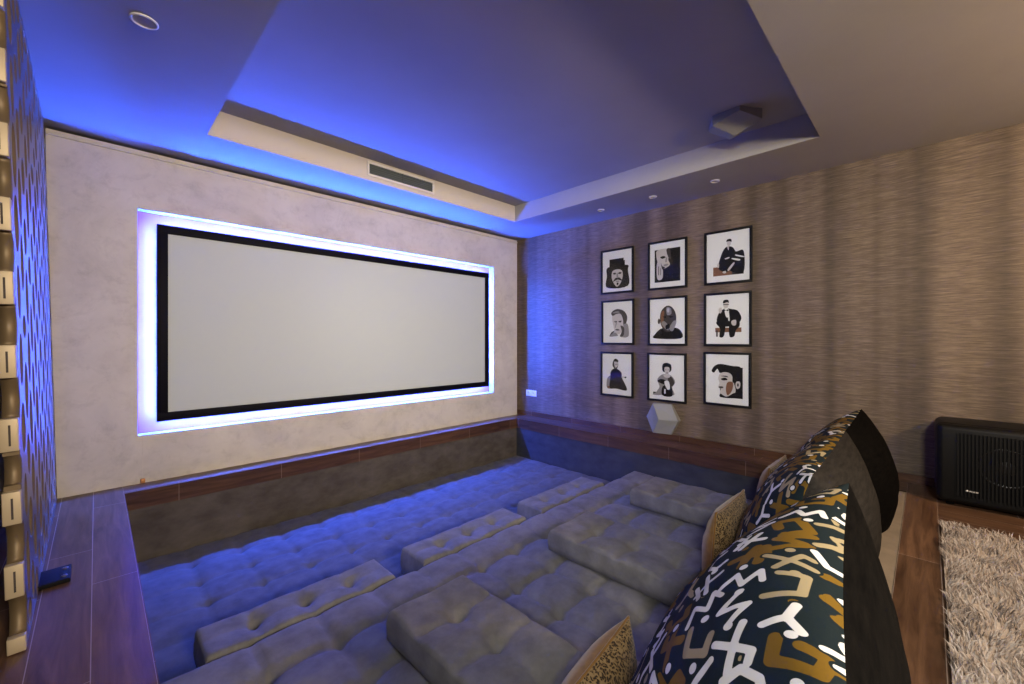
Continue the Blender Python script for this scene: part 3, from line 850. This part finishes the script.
# ------------------------------------------------------------------ perforated room divider
def divider():
    x0, x1 = -0.218, -0.178
    ya, yb = 2.30, FY - 0.004
    t = thing('room_divider', 'tall perforated metal room divider with brass end, standing at the left edge', 'room divider', (-0.184, (ya + yb) / 2, 0), (0, R(-1.3), R(0.4)))
    lx0, lx1 = -0.040, 0.0
    oy = (ya + yb) / 2
    nc, nr = 14, 10
    cw = (yb - ya) / (nc - 0.5); ch = CZ / nr
    b = MB(); n = 24
    rnd = random.Random(3)
    def ring(cy, cz, w, h, ry, rz, half=0):
        outer, inner = [], []
        for k in range(n):
            a = 2 * PI * (k + 0.5) / n
            c, s = math.cos(a), math.sin(a)
            # lens shaped opening in a leaf shaped web
            pw = 0.75
            ix = cy + ry * math.copysign(abs(c) ** pw, c) * (1 - 0.25 * s * s); iz = cz + rz * math.copysign(abs(s) ** 0.9, s)
            m = min(w / 2 / max(abs(c), 1e-6), h / 2 / max(abs(s), 1e-6))
            outer.append((cy + c * m, cz + s * m)); inner.append((ix, iz))
        # square the corners
        for k in range(n):
            k2 = (k + 1) % n
            o0, o1 = outer[k], outer[k2]
            i0, i1 = inner[k], inner[k2]
            if half and (min(i0[0], i1[0]) < cy - 1e-6 or min(o0[0], o1[0]) < cy - 1e-6): continue
            oc = None
            if abs(o0[0] - o1[0]) > 1e-6 and abs(o0[1] - o1[1]) > 1e-6:
                oc = (o0[0] if abs(abs(o0[0] - cy) - w / 2) < 1e-6 else o1[0], o0[1] if abs(abs(o0[1] - cz) - h / 2) < 1e-6 else o1[1])
            out = [o0] + ([oc] if oc else []) + [o1]
            for x, rev in ((lx0, True), (lx1, False)):
                p = [(x, q[0] - oy, q[1]) for q in [i0] + out + [i1]]
                b.face(p[::-1] if rev else p, 0)
            b.face([(lx0, i0[0] - oy, i0[1]), (lx1, i0[0] - oy, i0[1]), (lx1, i1[0] - oy, i1[1]), (lx0, i1[0] - oy, i1[1])], 1, smooth=True)
        if half:
            # open end: close the web tops
            for s in (-1, 1):
                b.face([(lx0, cy - oy, cz + s * rz), (lx1, cy - oy, cz + s * rz), (lx1, cy - oy, cz + s * h / 2), (lx0, cy - oy, cz + s * h / 2)], 1)
    for i in range(nc):
        cy = ya + i * cw
        st = i % 2
        for j in range(nr + st):
            if st and j in (0, nr):
                h = ch / 2; cz = ch / 4 if j == 0 else CZ - ch / 4
            else:
                h = ch; cz = (j + 0.5) * ch - (ch / 2 if st else 0)
            kind = rnd.random()
            ry = cw * (0.30 + 0.15 * rnd.random()); rz = h * (0.30 + 0.17 * rnd.random())
            if kind < 0.18: rz *= 0.6
            ring(cy, cz, cw, h, ry, rz, half=(i == 0))
    # closing edge at the wall
    b.box(lx0, lx1, yb - oy - 0.004, yb - oy, 0, CZ, 0)
    b.build('lattice_panel', ['divider_steel', 'divider_bronze'], t)
    # brass blocks on the end with a milled slot
    for j in range(nr + 1):
        z = j * ch
        z0, z1 = max(0.004, z - 0.058), min(CZ - 0.002, z + 0.058)
        if z1 - z0 < 0.03: continue
        q = MB()
        y1 = ya - oy + 0.012; y0 = y1 - 0.034
        q.box(lx0 - 0.004, lx1 + 0.001, y0, y1, z0, z1, 0, 0.0025)
        e = q.build('end_block', 'divider_brass', t)
        if z1 - z0 > 0.1:
            s = MB(); xm = (lx0 + lx1) / 2
            s.box(xm - 0.0028, xm + 0.0028, y0 - 0.0006, y0 + 0.003, z - 0.038, z + 0.036, 0)
            s.build('slot', 'print_dark', e)
    # curved brass infill between the blocks, set back from them
    for j in range(nr):
        q = MB(); za, zb = j * ch + 0.056, (j + 1) * ch - 0.056
        V = []; m = 10
        for k in range(m + 1):
            f = k / m; z = za + (zb - za) * f; d = 0.006 + 0.03 * math.sin(PI * f)
            y = ya - oy + d
            V += [(lx0, y, z), (lx1, y, z), (lx1, y + 0.01, z), (lx0, y + 0.01, z)]
        F = []
        for k in range(m):
            for c in range(4):
                F.append([k * 4 + c, k * 4 + (c + 1) % 4, k * 4 + 4 + (c + 1) % 4, k * 4 + 4 + c])
        F += [[0, 1, 2, 3], [m * 4 + 3, m * 4 + 2, m * 4 + 1, m * 4]]
        q.add(V, F, 0, True)
        q.build('curved_web', 'divider_bronze', t)
    # black floor fixing
    q = MB(); q.box(-0.004, 0.098, 2.775 - oy, 2.945 - oy, 0.001, 0.022, 0, 0.004)
    fb = q.build('floor_bracket', 'black_rubber', t); fb['label'] = 'black rubber floor bracket'
    for yy in (2.815, 2.905):
        q = MB(); q.lathe([(0.011, 0.0215), (0.011, 0.0245), (0.007, 0.0255), (0.0005, 0.0255)], (0.078, yy - oy, 0), 16)
        q.build('screw', 'divider_steel', fb)
divider()

# ------------------------------------------------------------------ speakers
def cube_face_speaker(name, label, R0, depth, M):
    """hexagonal body whose front is three rhombs meeting in one raised corner; local +Z leaves the mounting surface"""
    t = thing(name, label, 'speaker'); t.matrix_world = M
    A = [PI * k / 3 for k in range(6)]          # 0 = right, flat top and bottom
    b0 = 0.03
    back = [(R0 * math.cos(a), R0 * math.sin(a), 0) for a in A]
    rim = [(R0 * math.cos(a), R0 * math.sin(a), b0 + (depth * 0.32 if k in (0, 2, 4) else 0.0)) for k, a in enumerate(A)]
    C = (0, 0, depth)
    b = MB()
    for k in range(6):
        k2 = (k + 1) % 6
        b.face([back[k], back[k2], rim[k2], rim[k]])
    b.face(back[::-1])
    b.build('cabinet', 'speaker_edge', t)
    for k in (0, 2, 4):                          # panel spanned by rim k, k+1, k+2 and the corner
        q = MB()
        P = [Vector(rim[k]), Vector(rim[(k + 1) % 6]), Vector(rim[(k + 2) % 6]), Vector(C)]
        n = (P[1] - P[0]).cross(P[3] - P[0]).normalized()
        if n.z < 0: n = -n
        cen = sum(P, Vector()) / 4
        top = [p + (cen - p) * 0.02 + n * 0.003 for p in P]
        q.face(P)
        for i in range(4): q.face([P[i], P[(i + 1) % 4], top[(i + 1) % 4], top[i]])
        q.face(top)
        q.build('grille', 'speaker_grey', t)
    return t
# wall unit: local x -> -Y (right as seen), local y -> +Z, local z -> -X
Mw = Matrix(((0, 0, -1, WX - 0.002), (-1, 0, 0, 2.077), (0, 1, 0, 0.235), (0, 0, 0, 1)))
cube_face_speaker('wall_speaker', 'pale hexagonal cube-faced speaker on the wall below the bottom pictures', 0.19, 0.125, Mw)
# ceiling unit: local z -> down
Mc = Matrix(((math.cos(-0.47), -math.sin(-0.47), 0, 3.43), (-math.sin(-0.47), -math.cos(-0.47), 0, 1.04), (0, 0, -1, TZ - 0.002), (0, 0, 0, 1)))
cube_face_speaker('ceiling_speaker', 'grey hexagonal cube-faced speaker fixed up in the recessed ceiling', 0.19, 0.125, Mc)

def subwoofer(label, x0, x1, y0, y1, h, rotated=False):
    w = y1 - y0; d = x1 - x0
    t = thing('subwoofer', label, 'speaker', ((x0 + x1) / 2, (y0 + y1) / 2, 0))
    b = MB(); b.box(-d / 2 + 0.03, d / 2, -w / 2, w / 2, 0.018, h, 0, 0.045, 5); b.build('cabinet', 'black_plastic', t)
    # bowed front shell
    q = MB(); q.box(-d / 2, -d / 2 + 0.075, -w / 2 + 0.004, w / 2 - 0.004, 0.022, h - 0.004, 0, 0.035, 5)
    f = q.build('front_bezel', 'black_plastic', t)
    q = MB(); q.box(-d / 2 - 0.003, -d / 2 + 0.004, -w / 2 + 0.10, w / 2 - 0.10, 0.085, h - 0.055, 0, 0.003); q.build('grille_back', 'black_rubber', t)
    g = MB(); n = 26
    for k in range(n):
        y = -w / 2 + 0.105 + (w - 0.21) * k / (n - 1)
        bow = 0.006 * (1 - ((k / (n - 1)) * 2 - 1) ** 2)
        g.box(-d / 2 - 0.010 - bow, -d / 2 - 0.002, y - 0.0042, y + 0.0042, 0.085, h - 0.055, 0)
    g.build('grille_slats', 'black_plastic', t)
    c = MB(); Mx = Matrix(((0, 0, -1), (1, 0, 0), (0, -1, 0)))
    c.lathe([(0.125, 0.0), (0.125, 0.006), (0.118, 0.009), (0.11, 0.004), (0.05, 0.002), (0.03, 0.0075), (0.0005, 0.0085)], (-d / 2 + 0.001, 0, 0.30), 40, 0, Mx.to_4x4())
    c.build('driver_cone', 'cone_black', t)
    lg = MB()
    lz, ly = 0.125, w / 2 - 0.205 + 0.06
    lg.lathe([(0.0062, 0.0), (0.0062, 0.0012), (0.0003, 0.0013)], (-d / 2 - 0.018, ly, lz), 16, 0, Mx.to_4x4())
    for k in range(6):
        yy = ly - 0.013 - 0.0068 * k
        lg.box(-d / 2 - 0.019, -d / 2 - 0.0175, yy - 0.0022, yy + 0.0022, lz - 0.0045, lz + 0.0032, 0)
    lg.build('maker_mark', 'logo_white', t)
    for sx in (-1, 1):
        for sy in (-1, 1):
            m = MB(); m.lathe([(0.0005, 0.0), (0.02, 0.0), (0.022, 0.022)], (sx * (d / 2 - 0.07), sy * (w / 2 - 0.07), 0), 18)
            m.build('foot', 'black_rubber', t)
    return t
subwoofer('big black subwoofer with vertical grille slats on the floor by the right wall', 4.03, 4.435, -0.66, -0.035, 0.548)
subwoofer('black floor speaker in the dark gap behind the room divider, left edge', -0.98, -0.56, 3.62, 4.24, 0.54)

# ------------------------------------------------------------------ shag rug
def rug():
    x0, x1, y0, y1 = 0.7, 3.57, -1.75, -0.055
    t = thing('shag_rug', 'cream and grey long pile shag rug on the wooden floor at the bottom right', 'rug', ((x0 + x1) / 2, (y0 + y1) / 2, 0))
    cx, cy = (x0 + x1) / 2, (y0 + y1) / 2
    b = MB(); b.box(x0 - cx, x1 - cx, y0 - cy, y1 - cy, 0.0, 0.012); b.build('backing', 'rug_base', t)
    rnd = random.Random(11)
    V, F, MI = [], [], []
    for _ in range(30000):
        x = rnd.uniform(x0 + .01, x1 - .005); y = y1 - 0.005 - (y1 - y0 - 0.01) * rnd.random() ** 1.3
        lean = mnoise.noise(Vector((x * 7, y * 7, 0))) * 3.5 + rnd.uniform(-1.0, 1.0)
        L = rnd.uniform(.030, .055); w = rnd.uniform(.0014, .0026)
        dx, dy = math.cos(lean) * L * .62, math.sin(lean) * L * .62
        pa = rnd.uniform(0, PI); wx, wy = math.cos(pa) * w, math.sin(pa) * w
        i = len(V)
        z0 = 0.010
        ax, ay = x - cx, y - cy
        V += [(ax - wx, ay - wy, z0), (ax + wx, ay + wy, z0), (ax + dx * .35 + wx, ay + dy * .35 + wy, z0 + L * .5), (ax + dx * .35 - wx, ay + dy * .35 - wy, z0 + L * .5), (ax + dx, ay + dy, z0 + L * .68)]
        F += [(i, i + 1, i + 2, i + 3), (i + 3, i + 2, i + 4)]
        v = mnoise.noise(Vector((x * 12, y * 12, 4))) + rnd.uniform(-.5, .5)
        m = 0 if v > 0.0 else (1 if v > -0.4 else 2)
        MI += [m, m]
    me = bpy.data.meshes.new('pile'); me.from_pydata(V, [], F)
    for m in ('pile_white', 'pile_cream', 'pile_grey'): me.materials.append(MATS[m])
    me.polygons.foreach_set('material_index', MI); me.update()
    o = bpy.data.objects.new('pile', me); COL.objects.link(o); o.parent = t
    o['kind'] = 'stuff'
rug()

# ------------------------------------------------------------------ small fittings
def spots():
    labs = ['round recessed ceiling spotlight alone over the walkway, upper left of the photo',
            'small recessed ceiling spotlight above the pictures, closest to the screen wall',
            'small recessed ceiling spotlight above the pictures, middle of the row of three',
            'small recessed ceiling spotlight above the pictures, nearest the ceiling speaker']
    for (x, y, r), lab in zip(SPOTS, labs):
        t = thing('ceiling_spotlight', lab, 'ceiling light', (x, y, CZ), group='recessed ceiling spotlights')
        b = MB(); b.lathe([(r * 0.99, 0.004), (r * 1.12, 0.0), (r * 1.12, -0.004), (r * 0.97, -0.007), (r * 0.90, -0.003), (r * 0.90, 0.004)], n=40); b.build('rim', 'white_plastic', t)
        b = MB(); b.lathe([(r * 0.905, -0.001), (r * 0.84, 0.018), (r * 0.62, 0.045), (r * 0.42, 0.055)], n=40); b.build('reflector', 'white_plastic', t)
        b = MB(); b.lathe([(r * 0.43, 0.054), (r * 0.25, 0.050), (0.0004, 0.048)], n=24); b.build('lamp', 'lamp_glass', t)
spots()

def vent():
    x0, x1, z0, z1 = 1.775, 2.515, 2.632, 2.768
    cx, cz = (x0 + x1) / 2, (z0 + z1) / 2; w, h = x1 - x0, z1 - z0
    t = thing('air_vent', 'long slotted air conditioning vent in the recessed ceiling edge above the screen', 'vent', (cx, TY1 - 0.007, cz))
    b = MB(); f = 0.022
    for a in ((-w / 2, w / 2, h / 2 - f, h / 2), (-w / 2, w / 2, -h / 2, -h / 2 + f), (-w / 2, -w / 2 + f, -h / 2 + f - .001, h / 2 - f + .001), (w / 2 - f, w / 2, -h / 2 + f - .001, h / 2 - f + .001)):
        b.box(a[0], a[1], -0.012, 0, a[2], a[3], 0, 0.003)
    b.build('vent_frame', 'vent_white', t)
    b = MB(); b.box(-w / 2 + f, w / 2 - f, -0.003, 0, -h / 2 + f, h / 2 - f); b.build('duct_backing', 'vent_dark', t)
    n = 5
    for k in range(n):
        z = -h / 2 + f + (h - 2 * f) * (k + 0.5) / n
        q = MB(); q.add([(-w / 2 + f, -0.010, z - .004), (w / 2 - f, -0.010, z - .004), (w / 2 - f, -0.003, z + .003), (-w / 2 + f, -0.003, z + .003), (-w / 2 + f, -0.010, z - .006), (w / 2 - f, -0.010, z - .006), (w / 2 - f, -0.003, z + .001), (-w / 2 + f, -0.003, z + .001)],
              [[0, 1, 2, 3], [7, 6, 5, 4], [0, 4, 5, 1], [1, 5, 6, 2], [2, 6, 7, 3], [3, 7, 4, 0]])
        q.build('louvre', 'vent_dark', t)
    q = MB(); q.box(-0.004, 0.004, -0.0115, -0.002, -h / 2 + f, h / 2 - f); q.build('mullion', 'vent_dark', t)
vent()

def outlet():
    t = thing('wall_socket', 'white double wall socket low on the blue-lit corner of the right wall', 'socket', (WX - 0.001, 4.07, 0.33))
    b = MB(); b.box(-0.010, 0, -0.098, 0.098, -0.043, 0.043, 0, 0.004); b.build('face_plate', 'white_plastic', t)
    Mx = Matrix(((0, 0, -1), (1, 0, 0), (0, -1, 0))).to_4x4()
    for y in (0.047, -0.047):
        q = MB(); q.lathe([(0.028, 0.0), (0.028, 0.004), (0.024, 0.0045), (0.022, 0.001), (0.0005, 0.001)], (-0.009, y, 0), 28, 0, Mx); s = q.build('socket_well', 'white_plastic', t)
        for dy in (-0.009, 0.009):
            q = MB(); q.lathe([(0.003, 0.0), (0.003, 0.0008), (0.0003, 0.0009)], (-0.0102, y + dy, 0), 10, 0, Mx); q.build('pin_hole', 'black_plastic', s)
outlet()

def peg():
    t = thing('cable_gland', 'tiny copper coloured cable outlet at the foot of the plaster wall', 'cable outlet', (0.256, FY - 0.001, 0.002))
    b = MB(); b.box(-0.014, 0.014, -0.018, 0, 0.0, 0.034, 0, 0.004); b.build('clip_body', 'copper', t)
    b = MB(); b.box(-0.0015, 0.0015, -0.003, 0.0, 0.033, 0.365); b.build('cable', 'stucco', t)
peg()

# ------------------------------------------------------------------ light
def area(name, loc, rot, size, power, color, sy=None):
    l = bpy.data.lights.new(name, 'AREA'); l.energy = power; l.color = color
    l.shape = 'RECTANGLE'; l.size = size; l.size_y = sy or size
    o = bpy.data.objects.new(name, l); COL.objects.link(o); o.location = loc; o.rotation_euler = rot
    return o
def point(name, loc, power, color, rad=0.15):
    l = bpy.data.lights.new(name, 'POINT'); l.energy = power; l.color = color; l.shadow_soft_size = rad
    o = bpy.data.objects.new(name, l); COL.objects.link(o); o.location = loc
    return o
WARM = (1.0, 0.69, 0.43); NEUT = (1.0, 0.85, 0.66)
point('pendant_light', (2.8, -1.9, 2.0), 200, WARM, 0.12)
a = area('sofa_fill', (0.1, -1.3, 2.45), (0, 0, 0), 0.8, 48, (1.0, 0.95, 0.87), 0.8)  # unseen lamp added to brighten the near sofa blocks and rug
a.data.spread = R(130)
a = area('fill_light', (-1.7, -1.0, 2.3), (0, 0, 0), 0.5, 36, (1.0, 0.93, 0.84), 0.4)  # unseen lamp added to brighten the prints on the right wall
a.data.spread = R(70)
a.rotation_euler = (Vector((4.3, 1.7, 1.2)) - Vector(a.location)).to_track_quat('-Z', 'Y').to_euler()
a = area('fill_light', (0.7, -3.3, 2.3), (0, 0, 0), 0.7, 54, NEUT, 0.4)  # another added, unseen lamp, aimed to brighten the screen wall
a.data.spread = R(60)
a.rotation_euler = (Vector((1.9, 4.3, 1.35)) - Vector(a.location)).to_track_quat('-Z', 'Y').to_euler()

w = bpy.data.worlds.new('World'); SC.world = w; w.use_nodes = True
w.node_tree.nodes['Background'].inputs['Color'].default_value = (1, 0.9, 0.8, 1)
w.node_tree.nodes['Background'].inputs['Strength'].default_value = 0.0

# ------------------------------------------------------------------ camera
cam = bpy.data.cameras.new('camera'); co = bpy.data.objects.new('camera', cam); COL.objects.link(co)
cam.sensor_width = 36; cam.sensor_fit = 'HORIZONTAL'; cam.lens = 416 / 1024 * 36
cam.shift_y = -3 / 1024
cam.clip_start = 0.02
co.location = (0, 0, EYE); co.rotation_euler = (R(90), 0, R(-45))
SC.camera = co

SC.view_settings.view_transform = 'Standard'
SC.view_settings.look = 'None'
SC.view_settings.exposure = 0.0
SC.view_settings.gamma = 1.0
SC.view_settings.use_curve_mapping = False
SC.cycles.use_denoising = True
SC.cycles.max_bounces = 10
SC.cycles.diffuse_bounces = 6
SC.cycles.sample_clamp_indirect = 8.0
